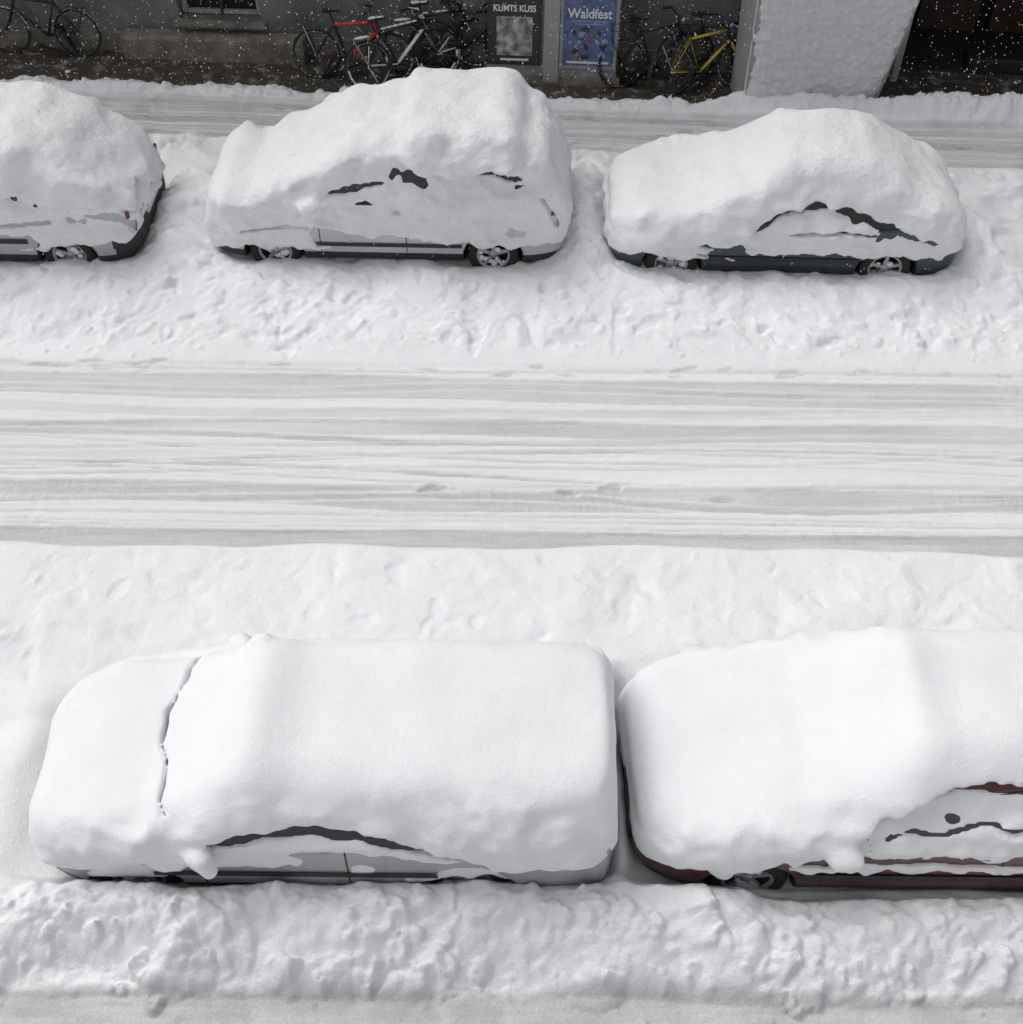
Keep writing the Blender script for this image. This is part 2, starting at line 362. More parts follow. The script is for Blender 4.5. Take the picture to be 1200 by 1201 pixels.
far_mid=dict(L=4.2,hw=.84,belt=.98,top=1.62,seed=51,paint=silver2,tum=.24,
 poly=[(.1,.2),(-.0,.35),(.0,.62),(.12,.78),(.5,.90),(.95,1.0),(1.75,1.45),(2.2,1.56),(2.8,1.60),(3.5,1.58),(3.92,1.48),(4.12,1.05),(4.2,.8),(4.18,.35),(4.05,.2)],
 wheels=[.80,3.36],ws=((1.0,1.04),(1.72,1.42)),rs=((3.95,1.40),(4.10,1.1)),mirror=(1.38,1.02),
 windows=[(1.2,3.85,[(0,.98),(9,1.02)],[(1.2,1.02),(1.9,1.38),(2.6,1.48),(3.5,1.46),(3.85,1.15)])],
 seams=[(1.35,.35,.95),(2.35,.35,.95)],handles=[(2.13,.88),(3.05,.9)],rub=[(1.15,3.0,.43,.48)],tails=[(4.02,4.1,.85,1.0)],
 thick=[(-.3,.12),(.3,.22),(.6,.10),(.95,.2),(1.2,.13),(1.6,.18),(1.9,.13),(2.34,.11),(2.40,.27),(3.0,.23),(3.4,.28),(3.64,.26),(3.7,.12),(4.2,.08)],tblur=1.3,over=.04,pillow=.2,pb=2,
 ovn=[(-.4,.04),(.4,.07),(.8,.02),(1.5,.03),(2.35,.02),(2.42,.18),(3.0,.15),(3.6,.19),(3.68,.02),(4.4,.0)],
 lip=[(-.4,.55),(.3,.66),(1.0,.86),(1.4,1.05),(1.7,1.20),(2.1,1.38),(2.36,1.43),(2.44,1.42),(2.7,1.48),(3.0,1.45),(3.3,1.50),(3.6,1.40),(3.7,1.48),(4.4,1.3)],
 lipf=[(-.4,.5),(4.5,.7)],pl0=.034,pn=.034,pm=.040,ps=.024,plmin=.012,patches=[(4.08,.92,.07,.10,-.05)],far_pl=.02,
 slits=[[(1.50,1.12,.0),(1.62,1.14,.024),(1.85,1.20,.032),(2.05,1.24,.016),(2.15,1.25,.0)],[(3.2,1.36,0),(3.3,1.38,.010),(3.6,1.31,.018),(3.7,1.32,0)],
        [(1.25,.60,0),(1.32,.57,.10),(1.7,.55,.10),(1.95,.50,.06),(2.5,.46,.05),(3.0,.45,.04),(3.1,.5,.0)],[(3.9,1.1,0),(3.98,1.0,.03),(4.05,.8,.03),(4.12,.7,.02)],[(.4,.62,0),(.6,.66,.006),(1.0,.68,.006),(1.25,.66,0)]],
 bare=[(0,.32),(.4,.40),(1.2,.40),(1.3,.44),(3,.46),(3.7,.47),(3.95,.5),(9,.5)],
 blobs=[(1.32,-.90,.98,.13,1.2,.9,.75),(1.22,-.88,.8,.08,1,.6,.6),(2.5,-.86,.55,.05,1.6,.5,1),(1.75,-.86,.52,.05,1.6,.5,.8),(3.3,-.85,.64,.08,1.8,.5,.8),(.3,-.66,.8,.14,1.1,.7,.8),(2.9,-.84,.80,.08,2,.35,.6),(2.0,-.86,.86,.07,2,.3,.6),(3.6,-.82,.98,.08,1.6,.35,.8)],a_big=.036,a_mid=.028,a_sm=.008,lipn=.045,snowmat=SNOWP)
far_right=dict(L=4.05,hw=.83,belt=.86,top=1.34,seed=71,paint=green,tum=.46,
 poly=[(.1,.2),(-.0,.35),(.0,.58),(.12,.68),(.6,.78),(1.15,.88),(1.85,1.24),(2.3,1.33),(2.9,1.29),(3.5,1.03),(3.85,.90),(4.05,.76),(4.03,.35),(3.9,.2)],
 wheels=[.72,3.2],ws=((1.2,.91),(1.82,1.21)),rs=((3.0,1.26),(3.45,1.06)),mirror=(1.5,.90),
 windows=[(1.4,3.45,[(0,.83),(9,.86)],[(1.4,.86),(2.0,1.15),(2.4,1.22),(2.9,1.16),(3.45,.90)])],
 seams=[(1.3,.35,.82),(2.6,.35,.83)],handles=[(2.4,.75)],rub=[(1.05,2.85,.42,.47)],
 thick=[(-.3,.14),(.3,.22),(.8,.17),(1.2,.24),(1.5,.17),(1.85,.26),(2.4,.24),(3.0,.26),(3.4,.18),(4.2,.14)],tblur=3,over=.05,pillow=.22,
 ovn=[(-.4,.05),(1.5,.07),(1.8,.0),(3.2,.0),(3.6,.05),(4.5,.03)],
 lip=[(-.4,.46),(.4,.50),(.8,.60),(1.2,.62),(1.5,.68),(1.64,.88),(1.85,1.07),(2.3,1.13),(2.7,1.07),(3.0,.93),(3.3,.84),(3.7,.72),(4.4,.64)],
 lipf=[(-.4,.5),(4.5,.6)],pl0=.018,pn=.034,pm=.036,ps=.022,plmin=.010,patches=[(2.3,.86,.7,.16,.03),(.4,.5,.3,.1,.02)],far_pl=.02,
 slits=[[(1.60,.80,0),(1.68,.88,.024),(1.88,1.05,.024),(2.3,1.11,.022),(2.7,1.04,.022),(3.0,.90,.024),(3.35,.80,.015),(3.75,.68,.010),(3.8,.7,0)],
        [(1.0,.62,0),(1.15,.62,.04),(1.5,.58,.03),(1.55,.56,0)],[(2.0,.80,0),(2.1,.82,.008),(2.6,.84,.006),(3.0,.78,0)],[(.95,.50,0),(1.3,.50,.05),(2.0,.48,.03),(2.6,.49,.05),(2.9,.47,0)]],
 bare=[(0,.46),(.3,.48),(.6,.46),(1.2,.50),(3,.50),(3.3,.48),(4.2,.54)],blobs=[(1.45,-.88,.84,.08,1.3,.8,.8),(1.2,-.86,.62,.05,1.5,.6,1),(2.2,-.84,.64,.07,2,.4,.7)],a_big=.036,a_mid=.024,a_sm=.007,lipn=.04,snowmat=SNOWP)
far_left=dict(L=4.1,hw=.84,belt=.95,top=1.50,seed=91,paint=grey,tum=.25,darkrear=.60,
 poly=[(.1,.2),(-.0,.35),(.0,.6),(.12,.76),(.5,.88),(.98,.97),(1.72,1.43),(2.3,1.50),(3.0,1.46),(3.5,1.28),(3.9,.98),(4.1,.8),(4.1,.35),(3.95,.2)],
 wheels=[.78,3.26],ws=((1.02,1.0),(1.68,1.40)),rs=((3.55,1.27),(3.85,1.03)),mirror=(1.4,1.0),
 windows=[(1.28,3.5,[(0,.93),(9,.95)],[(1.28,.96),(1.9,1.31),(2.6,1.37),(3.1,1.30),(3.5,1.05)])],
 seams=[(1.3,.35,.93),(2.35,.35,.93)],handles=[(2.12,.85)],rub=[(1.1,2.85,.5,.56)],tails=[(4.02,4.06,.78,.88)],
 thick=[(-.3,.16),(1.5,.22),(2.6,.22),(3.3,.24),(3.6,.16),(4.2,.14)],over=.05,pillow=.24,
 lip=[(-.4,.6),(1.2,.8),(2.2,1.20),(2.9,1.12),(3.2,1.0),(3.45,1.08),(3.8,.95),(4.5,.9)],lipf=[(-.4,.5),(4.5,.7)],
 pl0=.026,pn=.032,pm=.036,ps=.022,plmin=.008,patches=[(4.0,.85,.12,.15,-.02)],far_pl=.01,
 slits=[[(2.3,.5,0),(2.5,.5,.08),(2.9,.52,.07),(3.0,.5,0)],[(3.6,.9,0),(3.75,.88,.02),(3.9,.86,.04),(4.02,.75,.04),(4.1,.6,.05)],[(2.6,.74,0),(2.8,.76,.015),(3.2,.8,0)],[(3.3,1.1,0),(3.4,1.06,.012),(3.55,1.0,0)]],
 bare=[(0,.36),(2.9,.42),(3.6,.48),(3.8,.55),(9,.6)],a_big=.036,a_mid=.028,a_sm=.008,lipn=.05,snowmat=SNOWP)
make_car((-3.5,3.80+.84,0),0.0,near_left)
make_car((.93,3.86+.86,0),0.0,near_right)
make_car((-3.60,11.60+.84,0),-.012,far_mid)
make_car((1.12,11.42+.85,0),-.02,far_right)
make_car((-8.44,11.48+.84,0),-.01,far_left)

# ---------------------------------------------------------------- snowy ground sheet
fx=np.arange(-8.3,8.301,.02); cx=np.arange(.15,26,.2)
gx=np.concatenate([(-8.3-cx)[::-1],fx,8.3+cx]); gy=np.concatenate([np.arange(1.0,2.6,.04),np.arange(2.6,3.95,.0135),np.arange(3.96,5.3,.04),np.arange(5.3,17.3,.02)])
XX,YY=np.meshgrid(gx,gy,indexing='ij')
def n2(s1,s2,seed): return noiseN((gx,gy),(s1,s2),seed)
wob=n2(1.2,1.2,1)*.03+n2(.3,.3,2)*.012
ixg,iyg=np.meshgrid(np.arange(len(gx)),np.arange(len(gy)),indexing='ij')
wa=n2(.35,.35,60)*9+n2(.12,.12,61)*4; wb=n2(.35,.35,62)*9+n2(.12,.12,63)*4
wi=np.clip(ixg+wa+.0,0,len(gx)-1.001); wj=np.clip(iyg+wb,0,len(gy)-1.001)
i0_=wi.astype(int); j0_=wj.astype(int); fi=wi-i0_; fj=wj-j0_
def warp(A): return (A[i0_,j0_]*(1-fi)+A[i0_+1,j0_]*fi)*(1-fj)+(A[i0_,j0_+1]*(1-fi)+A[i0_+1,j0_+1]*fi)*fj
H=np.zeros_like(XX); pack=np.zeros_like(XX)
Yb=YY+wob
base=np.interp(Yb+n2(.5,.5,64)*.03,[1,3.10,3.2,3.4,3.6,3.78,3.95,5.3,5.6,6.2,7.0,7.14,7.24,7.3,9.9,10.05,10.4,11.0,11.35,11.6,12,13.2,13.5,13.8],
                  [.05,.05,.13,.30,.43,.42,.15,.15,.26,.30,.27,.25,.15,.05,.05,.08,.14,.21,.24,.20,.12,.15,.3,.3])
Yp=YY+.05*XX+wob*.7
far=np.interp(Yp,[13.5,13.95,14.12,14.25,15.32,15.42,15.55,15.72,15.85,17.3],[.3,.28,.2,.045,.045,.10,.16,.08,-.05,-.06])
t=sstep(13.4,13.8,Yp); H=base*(1-t)+far*t
H+=sstep(2.5,3.5,XX)*np.exp(-((Yp-15.7)/.22)**2)*.25
def band(a,b,e=.06,src=None): 
    s=Yb if src is None else src
    return sstep(a-e,a+e,s)*(1-sstep(b-e,b+e,s))
dis=warp(n2(.5,.4,10)); med=warp(n2(.17,.15,11)); fin=warp(n2(.065,.055,12)); vf=n2(.035,.035,13); l2=warp(n2(.28,.26,66))
gap=np.zeros_like(XX)
for x0,w,yc,hh in [(-4.02,.42,12.4,.26),(.82,.36,12.4,.26),(5.5,.5,12.3,.2),(.80,.10,4.8,.3),(-3.95,.3,4.6,.12)]:
    gm=np.exp(-((XX-x0+.1*dis)/w)**2)*sstep(yc-1.2,yc-.5,YY)*(1-sstep(yc+.7,yc+1.2,YY))
    H+=hh*gm; gap=np.maximum(gap,gm*(yc>8))
soft=band(5.5,7.1,.1); rough=np.maximum(band(10.15,11.6,.25),gap); bank=band(3.15,3.85,.06); lane=band(7.26,9.95,.04); walk=1-sstep(3.1,3.2,Yb)
path=band(14.2,15.38,.04,Yp); ridge2=band(15.4,15.8,.1,Yp)+band(13.4,14.1,.15,Yp)
H+=soft*(dis*.04+l2*.010+med*.008+fin*.005+vf*.0015)
H+=rough*(dis*.035-np.abs(l2)*.025+med*.022+fin*.010+vf*.003)
H+=bank*(dis*.10-np.abs(l2)*.06+med*.022+fin*.012+vf*.008)
H+=walk*(med*.008+fin*.006+np.maximum(l2-.5,0)*.04); H+=ridge2*(dis*.06-np.abs(l2)*.04+med*.03+fin*.015)
H+=path*(med*.008+fin*.004)
H+=band(11.6,13.5,.1)*(dis*.06+med*.03)
dens=lambda x,y: .5+.5*math.sin(x*2.1+1.3*math.sin(x*.9))*math.cos(y*5+x)
def clods(n,xr,yr,rr,seed,flat=.7,slope=0,pw=3,dig=.0,slab=0,cl=0):
    rs=RS(seed)
    for _ in range(n):
        x=rs.uniform(*xr); y=rs.uniform(*yr)-slope*x; r=rr[0]+(rr[1]-rr[0])*rs.rand()**pw; a=rs.rand()*math.pi*2; e=rs.uniform(.45,1); fl=flat*rs.uniform(.5,1.2)
        if cl and rs.rand()*cl>dens(x,y): continue
        if rs.rand()<dig: fl=-fl*.7
        i0,i1=np.searchsorted(gx,[x-r*1.4,x+r*1.4]); j0,j1=np.searchsorted(gy,[y-r*1.4,y+r*1.4])
        if i1<=i0 or j1<=j0: continue
        xx=XX[i0:i1,j0:j1]-x; yy=YY[i0:i1,j0:j1]-y
        u=xx*math.cos(a)+yy*math.sin(a); v=(-xx*math.sin(a)+yy*math.cos(a))/e
        if rs.rand()<slab:
            d=(np.maximum(np.maximum(np.abs(u),np.abs(v)),(np.abs(u)+np.abs(v))*.75)+fin[i0:i1,j0:j1]*r*.25+med[i0:i1,j0:j1]*r*.15)/r
            z=(1-sstep(.75,1.0,d))*r*abs(fl)*(.7+.7*u/r)
        else:
            d=(np.sqrt(u*u+v*v)+med[i0:i1,j0:j1]*r*.3+fin[i0:i1,j0:j1]*r*.35)/r
            z=(np.sqrt(np.clip(1-d*d,0,1)) if fl>0 else np.clip(1-d*d,0,1))*r*fl
        H[i0:i1,j0:j1]=H[i0:i1,j0:j1]+z*(d<1)*.8
clods(240,(-5,5),(3.15,3.75),(.06,.20),101,.42,pw=2,dig=.35,slab=.8)
clods(2300,(-5,5),(3.12,3.78),(.012,.08),1,.6,pw=3,dig=.15,slab=.5,cl=1)
clods(300,(-5,5),(2.80,3.22),(.01,.035),2,slab=.5)
clods(1100,(-7,7),(10.2,11.5),(.015,.12),3,.33,pw=3,dig=.35,slab=.4)
clods(220,(-5.2,-3.4),(11.4,13.2),(.02,.10),33,.45)
clods(220,(.3,1.4),(11.4,13.2),(.02,.10),34,.45)
clods(260,(-7,7),(9.95,10.4),(.015,.04),4)
clods(320,(-6,6),(5.7,7.1),(.02,.12),5,.18,pw=2,dig=.6)
clods(300,(-8,8),(15.42,15.75),(.03,.12),6,.6,.05)
clods(200,(-8,8),(13.5,14.1),(.03,.14),7,.5,.05)
clods(50,(-8,1),(15.9,16.4),(.02,.06),8,1.5,.05)
def track(yc,w,g,dep,wig,seed,tread=0,bend=0,e=.012,src=None,ph=None,fd=.25,sl=0):
    global H,pack
    rs=RS(seed)
    off=noiseN((gx,),(2.4,),seed)*wig+bend*np.sin(gx/3.0+(rs.rand()*6 if ph is None else ph))+sl*gx
    fade=1-fd+fd*np.clip(noiseN((gx,),(1.3,),seed+500)*1.5+.5,0,1)
    Y0=(YY if src is None else src)-(yc+off)[:,None]+n2(1.2,.3,seed+300)*.012+n2(.15,.06,seed+301)*.006+n2(.05,.03,seed+302)*.003
    wv=w*(1+.12*noiseN((gx,),(.9,),seed+600))[:,None]
    m=sstep(-wv/2-e,-wv/2+e,Y0)*(1-sstep(wv/2-e,wv/2+e,Y0))*fade[:,None]
    pack=np.maximum(pack,m*g*(1+.15*n2(1.2,.06,seed+700)))
    H-=m*dep
    rg=(np.exp(-((Y0-wv/2-.018)/.016)**2)+np.exp(-((Y0+wv/2+.018)/.016)**2))*fade[:,None]
    H+=rg*dep*.7; pack*=1-.6*np.clip(rg,0,1)*(dep>.009)
    if tread: H+=m*tread*np.sign(np.sin(XX*2*math.pi/.07+np.sign(Y0)*1.2))*np.clip(np.sin(XX*1.3+seed)+.4,0,1)
H+=lane*(n2(1.2,.10,40)*.008+n2(.4,.05,42)*.004+fin*.003)
pack=np.maximum(pack,lane*(.20+.10*n2(2.5,.16,41)+.08*n2(1.0,.06,43)))
track(9.86,.05,.5,.012,.03,101)
track(9.58,.36,.66,.014,.05,102)
track(9.52,.07,.9,.010,.10,121)
track(9.22,.14,.55,.016,.06,103)
track(9.08,.03,.5,.01,.10,122,sl=.01)
track(8.92,.25,.74,.018,.06,104)
track(8.84,.08,.9,.010,.10,123)
track(8.64,.04,.55,.012,.05,105,bend=.06)
track(8.50,.045,.75,.016,.04,106,bend=.17,ph=1.2,fd=.1)
track(8.42,.03,.6,.012,.04,124,bend=.17,ph=1.25,fd=.1)
track(8.30,.045,.75,.016,.04,107,bend=-.15,ph=.6,fd=.1)
track(8.22,.03,.6,.012,.04,125,bend=-.15,ph=.7,fd=.1)
track(8.45,.035,.6,.012,.05,131,bend=.05,sl=.045)
track(8.55,.035,.6,.012,.05,132,bend=.05,sl=-.04)
track(8.08,.08,.6,.012,.08,126)
track(7.95,.30,.76,.018,.05,108,tread=.002)
track(7.90,.08,.95,.010,.09,128)
track(7.72,.04,.6,.010,.02,109,tread=.003)
track(7.65,.03,.6,.010,.02,127,tread=.003)
track(7.58,.03,.6,.010,.02,111,tread=.003)
track(7.41,.26,.84,.014,.008,110,fd=.1)
track(7.46,.10,.95,.008,.03,129)
pack=np.maximum(pack,path*.62*(1+.3*med)); pack=np.maximum(pack,walk*.90*(1+.2*med)) 
for k,(yy,ww,gg) in enumerate([(15.22,.14,.9),(15.0,.10,.8),(14.78,.2,1.0),(14.6,.06,.8),(14.42,.16,1.0)]):
    track(yy,ww,gg,.012,.05,230+k,src=YY+.05*XX)
pack=np.maximum(pack,(rough)*.03); pack=np.maximum(pack,ridge2*.06)
def print_at(x,y,a,l=.28,w=.1,dep=.025,g=.5,rim=.3):
    r=.25; i0,i1=np.searchsorted(gx,[x-r,x+r]); j0,j1=np.searchsorted(gy,[y-r,y+r])
    xx=XX[i0:i1,j0:j1]-x; yy=YY[i0:i1,j0:j1]-y
    u=(xx*math.cos(a)+yy*math.sin(a))/(l/2); v=(-xx*math.sin(a)+yy*math.cos(a))/(w/2*(1+.15*np.sin(u*3)))
    d=np.sqrt(u*u+v*v)+fin[i0:i1,j0:j1]*.25+med[i0:i1,j0:j1]*.2; m=1-sstep(.6,1.2,d)
    H[i0:i1,j0:j1]-=m*dep; H[i0:i1,j0:j1]+=np.exp(-((d-1.2)/.15)**2)*dep*rim
    pack[i0:i1,j0:j1]=np.maximum(pack[i0:i1,j0:j1],m*g)
rs=RS(5)
x=-7
while x<7:
    print_at(x,9.88+rs.randn()*.05,rs.randn()*.15,l=rs.uniform(.12,.35),w=rs.uniform(.04,.08),dep=.012,g=rs.uniform(.4,.75)); x+=.05+rs.rand()**2*.9
for x,y,a in [(-.78,8.1,.1),(.55,8.05,-.1),(1.0,8.13,.3),(2.1,8.0,0)]: print_at(x,y,a,dep=.02,g=.9)
for k in range(60):
    x=rs.uniform(-7,7); y=rs.uniform(10.1,11.4)
    print_at(x,y,rs.rand()*3,rs.uniform(.15,.35),rs.uniform(.1,.2),rs.uniform(.02,.04),0.02,0)
for k in range(30):
    x=rs.uniform(-5,5); print_at(x,rs.uniform(5.8,6.9),rs.rand()*3,rs.uniform(.15,.4),rs.uniform(.1,.2),rs.uniform(.008,.02),0.0,0)
for k in range(44):
    x=rs.uniform(-7.5,8); print_at(x,rs.uniform(14.3,15.3)-.05*x,rs.randn()*.3,dep=.02,g=1.0)
nx,ny=XX.shape
V=np.stack([XX.ravel(),YY.ravel(),H.ravel()],1)
I=np.arange(nx*ny).reshape(nx,ny)
Fq=np.stack([I[:-1,:-1].ravel(),I[1:,:-1].ravel(),I[1:,1:].ravel(),I[:-1,1:].ravel()],1)
sheet=mesh_np('snow_covered_street',V,Fq,GSNOW)
at=sheet.data.attributes.new('pack','FLOAT','POINT'); at.data.foreach_set('value',np.clip(pack,0,1).astype(np.float32).ravel())
bpy.ops.mesh.primitive_plane_add(size=800,location=(0,0,-.1)); g=bpy.context.object; g.name='ground'; g.data.materials.append(SNOW)

def cobble():
    m,nt,b=nmat('wet_brown_paving')
    tc=nt.nodes.new('ShaderNodeTexCoord'); br=nt.nodes.new('ShaderNodeTexBrick')
    br.inputs['Scale'].default_value=6; br.inputs['Color1'].default_value=(.105,.080,.058,1); br.inputs['Color2'].default_value=(.065,.054,.043,1)
    br.inputs['Mortar'].default_value=(.02,.018,.016,1); br.inputs['Mortar Size'].default_value=.03
    n=nt.nodes.new('ShaderNodeTexNoise'); n.inputs['Scale'].default_value=5; n.inputs['Detail'].default_value=9; n.inputs['Roughness'].default_value=.7
    r=nt.nodes.new('ShaderNodeMapRange'); r.inputs[1].default_value=.52; r.inputs[2].default_value=.72
    mx=nt.nodes.new('ShaderNodeMix'); mx.data_type='RGBA'; mx.inputs[7].default_value=(.4,.4,.4,1)
    nt.links.new(tc.outputs['Object'],br.inputs['Vector']); nt.links.new(tc.outputs['Object'],n.inputs['Vector'])
    nt.links.new(n.outputs['Fac'],r.inputs[0]); nt.links.new(r.outputs[0],mx.inputs[0]); nt.links.new(br.outputs['Color'],mx.inputs[6])
    nt.links.new(mx.outputs[2],b.inputs['Base Color']); b.inputs['Roughness'].default_value=.45
    noise_bump(nt,b,[(30,.01,.5,4)]); return m
RZ=-.05
pv=B(); pv.box((0,0,-.02),(60,1.9,.05),cobble()); o=pv.obj('pavement'); o.location=(0,16.05,0); o.rotation_euler=(0,0,RZ)

# ---------------------------------------------------------------- building
wallm=simple('grey_render',(.15,.155,.16),.85,0,.3,1.5,[(25,.01,.6,6)])
stone=simple('weathered_stone',(.20,.18,.15),.85,0,.35,5,[(18,.02,.7,6)])
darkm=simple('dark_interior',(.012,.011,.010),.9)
brown=simple('brown_timber',(.045,.03,.022),.6,0,.4,6)
lightg=simple('light_grey_metal',(.33,.33,.33),.6,0,.12,4)
bl=empty('apartment_building',(0,16.78,0),RZ)
def bo(name,parts,parent=bl):
    b=B()
    for p in parts: b.box(*p[:3],**(p[3] if len(p)>3 else {}))
    return b.obj(name,parent)
HT=7.6
bo('wall',[((-17.5,.15,HT/2),(25.1,.3,HT),wallm),((-4.35,.15,.25),(1.2,.3,.5),wallm),((-4.35,.15,(HT+1.4)/2),(1.2,.3,HT-1.4),wallm),
 ((.9,.15,HT/2),(9.3,.3,HT),wallm),((7.0,.15,(HT+2.8)/2),(2.9,.3,HT-2.8),wallm),((20,.15,HT/2),(23.1,.3,HT),wallm)])
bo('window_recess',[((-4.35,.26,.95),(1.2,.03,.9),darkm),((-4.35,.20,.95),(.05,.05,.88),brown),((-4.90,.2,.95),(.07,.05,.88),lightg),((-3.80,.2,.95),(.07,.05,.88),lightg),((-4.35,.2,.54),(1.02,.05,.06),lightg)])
bo('window_sill',[((-4.35,-.06,.47),(1.36,.16,.06),stone,dict(bev=.01))])
bo('stone_ledge',[((-4.45,-.16,.16),(2.7,.30,.38),stone,dict(bev=.04))])
bo('plinth',[((-12,-.03,.12),(12.8,.06,.3),stone),((.9,-.03,.14),(7.8,.06,.3),stone)])
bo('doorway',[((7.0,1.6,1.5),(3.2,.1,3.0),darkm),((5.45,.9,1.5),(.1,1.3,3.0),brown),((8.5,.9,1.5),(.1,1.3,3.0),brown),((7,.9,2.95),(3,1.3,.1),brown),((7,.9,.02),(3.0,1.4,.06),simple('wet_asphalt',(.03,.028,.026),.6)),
   ((7.6,1.45,1.2),(.9,.08,2.3),brown,dict(bev=.02)),((6.5,1.45,1.2),(.9,.08,2.3),brown,dict(bev=.02)),((7.4,.35,.12),(1.6,.35,.22),simple('cast_iron',(.02,.02,.02),.5),dict(bev=.03))])
ups=[]
for fl_ in (3.0,5.4):
    for k in range(-7,8):
        x=k*2.6+.4
        ups+=[((x,-.01,fl_+.8),(1.1,.03,1.6),GLASS),((x,-.03,fl_+.8),(.06,.05,1.6),lightg),((x,-.06,fl_-.05),(1.3,.16,.08),stone)]
bo('upper_windows',ups)
bo('cornice',[((0,-.05,HT+.1),(60,.45,.2),stone)])
b=B(); b.tube((5.05,-.40,0),(5.60,-.34,1.9),.045,lightg,12); b.tube((5.25,-.2,0),(5.35,-.2,3.0),.05,lightg,14); b.box((5.5,-.1,1.4),(.10,.1,2.8),lightg,bev=.01); b.obj('door_post',bl)

# ---------------------------------------------------------------- poster case
pc=empty('poster_display_case',(.50,16.12,0),RZ)
cgrey=simple('case_grey',(.27,.275,.28),.55,0,.15,4)
blk=simple('frame_dark',(.03,.03,.032),.5)
def poster_img():
    m,nt,b_=nmat('poster_photo_grey'); tc=nt.nodes.new('ShaderNodeTexCoord'); n=nt.nodes.new('ShaderNodeTexNoise'); n.inputs['Scale'].default_value=7; n.inputs['Detail'].default_value=5
    r=nt.nodes.new('ShaderNodeValToRGB'); r.color_ramp.elements[0].position=.38; r.color_ramp.elements[0].color=(.12,.12,.11,1); r.color_ramp.elements[1].position=.62; r.color_ramp.elements[1].color=(.5,.5,.48,1)
    nt.links.new(tc.outputs['Object'],n.inputs['Vector']); nt.links.new(n.outputs['Fac'],r.inputs[0]); nt.links.new(r.outputs[0],b_.inputs['Base Color']); return m
PG=poster_img(); white=simple('white_print',(.75,.75,.75),.6,0,.03); pdark=simple('poster_black',(.035,.035,.035),.5); pblue=simple('poster_blue',(.10,.13,.27),.5,0,.35,9); pred=simple('poster_red',(.3,.06,.06),.5); plight=simple('poster_pale',(.25,.3,.45),.5)
bo('case_body',[((0,.2,.82),(1.84,.30,1.64),cgrey,dict(bev=.015)),((0,.2,.06),(1.95,.36,.14),stone,dict(bev=.01))],pc)
bo('centre_post',[((-.02,.03,.85),(.22,.05,1.6),lightg,dict(bev=.01))],pc)
bo('poster_frames',[((-.54,.035,.82),(.76,.03,1.06),blk),((.5,.035,.80),(.80,.03,1.06),lightg)],pc)
bo('poster_left',[((-.54,.014,.83),(.66,.008,.98),pdark),((-.54,.008,.72),(.50,.006,.56),PG),((-.54,.003,.60),(.2,.004,.22),PG),((-.54,.006,.38),(.4,.004,.03),white)],pc)
b=B(); b.box((.5,.014,.81),(.72,.008,.98),pblue)
for k in range(26):
    b.ball((.5+random.uniform(-.26,.26),.008,.44+random.random()*.45),random.uniform(.015,.045),random.choice([plight,pred,plight,pdark,pblue]),(random.uniform(.7,1.6),.06,1))
for q in [((.5,.0085,.97),(.5,.003,.02),plight),((.5,.0085,.93),(.4,.003,.015),plight),((.5,.0085,.37),(.6,.003,.03),white)]: b.box(*q)
b.obj('poster_right',pc)
def text(s,x,z,size,mat,parent,y=.002,ext=.002,sx=1):
    c=bpy.data.curves.new('lettering','FONT'); c.body=s; c.size=size; c.extrude=ext; c.align_x='CENTER'; c.offset=.003
    o=bpy.data.objects.new('tmp',c); scene.collection.objects.link(o); bpy.context.view_layer.update()
    me=bpy.data.meshes.new_from_object(o.evaluated_get(bpy.context.evaluated_depsgraph_get())); bpy.data.objects.remove(o)
    me.materials.clear(); me.materials.append(mat); q=bpy.data.objects.new('lettering',me); q.location=(x,y,z); q.rotation_euler=(math.pi/2,0,0); q.scale=(sx,1,1); link(q,parent)
text('KLIMTS KUSS',-.54,1.08,.125,white,pc,sx=.82)
text('Waldfest',.5,1.02,.19,white,pc,sx=.88)
b=B(); b.box((0,.2,1.7),(1.9,.34,.1),SNOW,bev=.04); b.obj('snow_cap',pc)

# ---------------------------------------------------------------- snow plastered kiosk
nkx,nkz=150,190
kx=np.linspace(0,1.95,nkx); kz=np.linspace(0,2.4,nkz)
kn=noiseN((kx,kz),(.045,.04),3)*.014+noiseN((kx,kz),(.10,.05),5)*.018+noiseN((kx,kz),(.4,.4),4)*.015
kk=empty('street_kiosk',(3.18,15.38,0),.14)
KX,KZ=np.meshgrid(kx,kz,indexing='ij')
def fl(x,z): return x*(1+.10*z)-.02*z
V=np.stack([fl(KX,KZ).ravel(),(-kn-.03+.12*(np.abs(KX/1.95-.5)*2)**10).ravel(),KZ.ravel()],1)
I=np.arange(nkx*nkz).reshape(nkx,nkz); Fq=np.stack([I[:-1,:-1].ravel(),I[1:,:-1].ravel(),I[1:,1:].ravel(),I[:-1,1:].ravel()],1)
mesh_np('snow_plastered_front',V,Fq,SNOWR,kk)
bm=bmesh.new(); r=bmesh.ops.create_cube(bm,size=1)
for v in r['verts']:
    z=(v.co.z+.5)*2.4; v.co=Vector((fl((v.co.x+.5)*1.93+.01,z),v.co.y*.7+.40,z))
me=bpy.data.meshes.new('kiosk_box'); bm.to_mesh(me); bm.free(); me.materials.append(lightg); link(bpy.data.objects.new('kiosk_box',me),kk)
b=B(); b.box((1.1,.38,2.48),(2.5,.9,.16),SNOW,bev=.06); b.obj('roof_snow',kk)

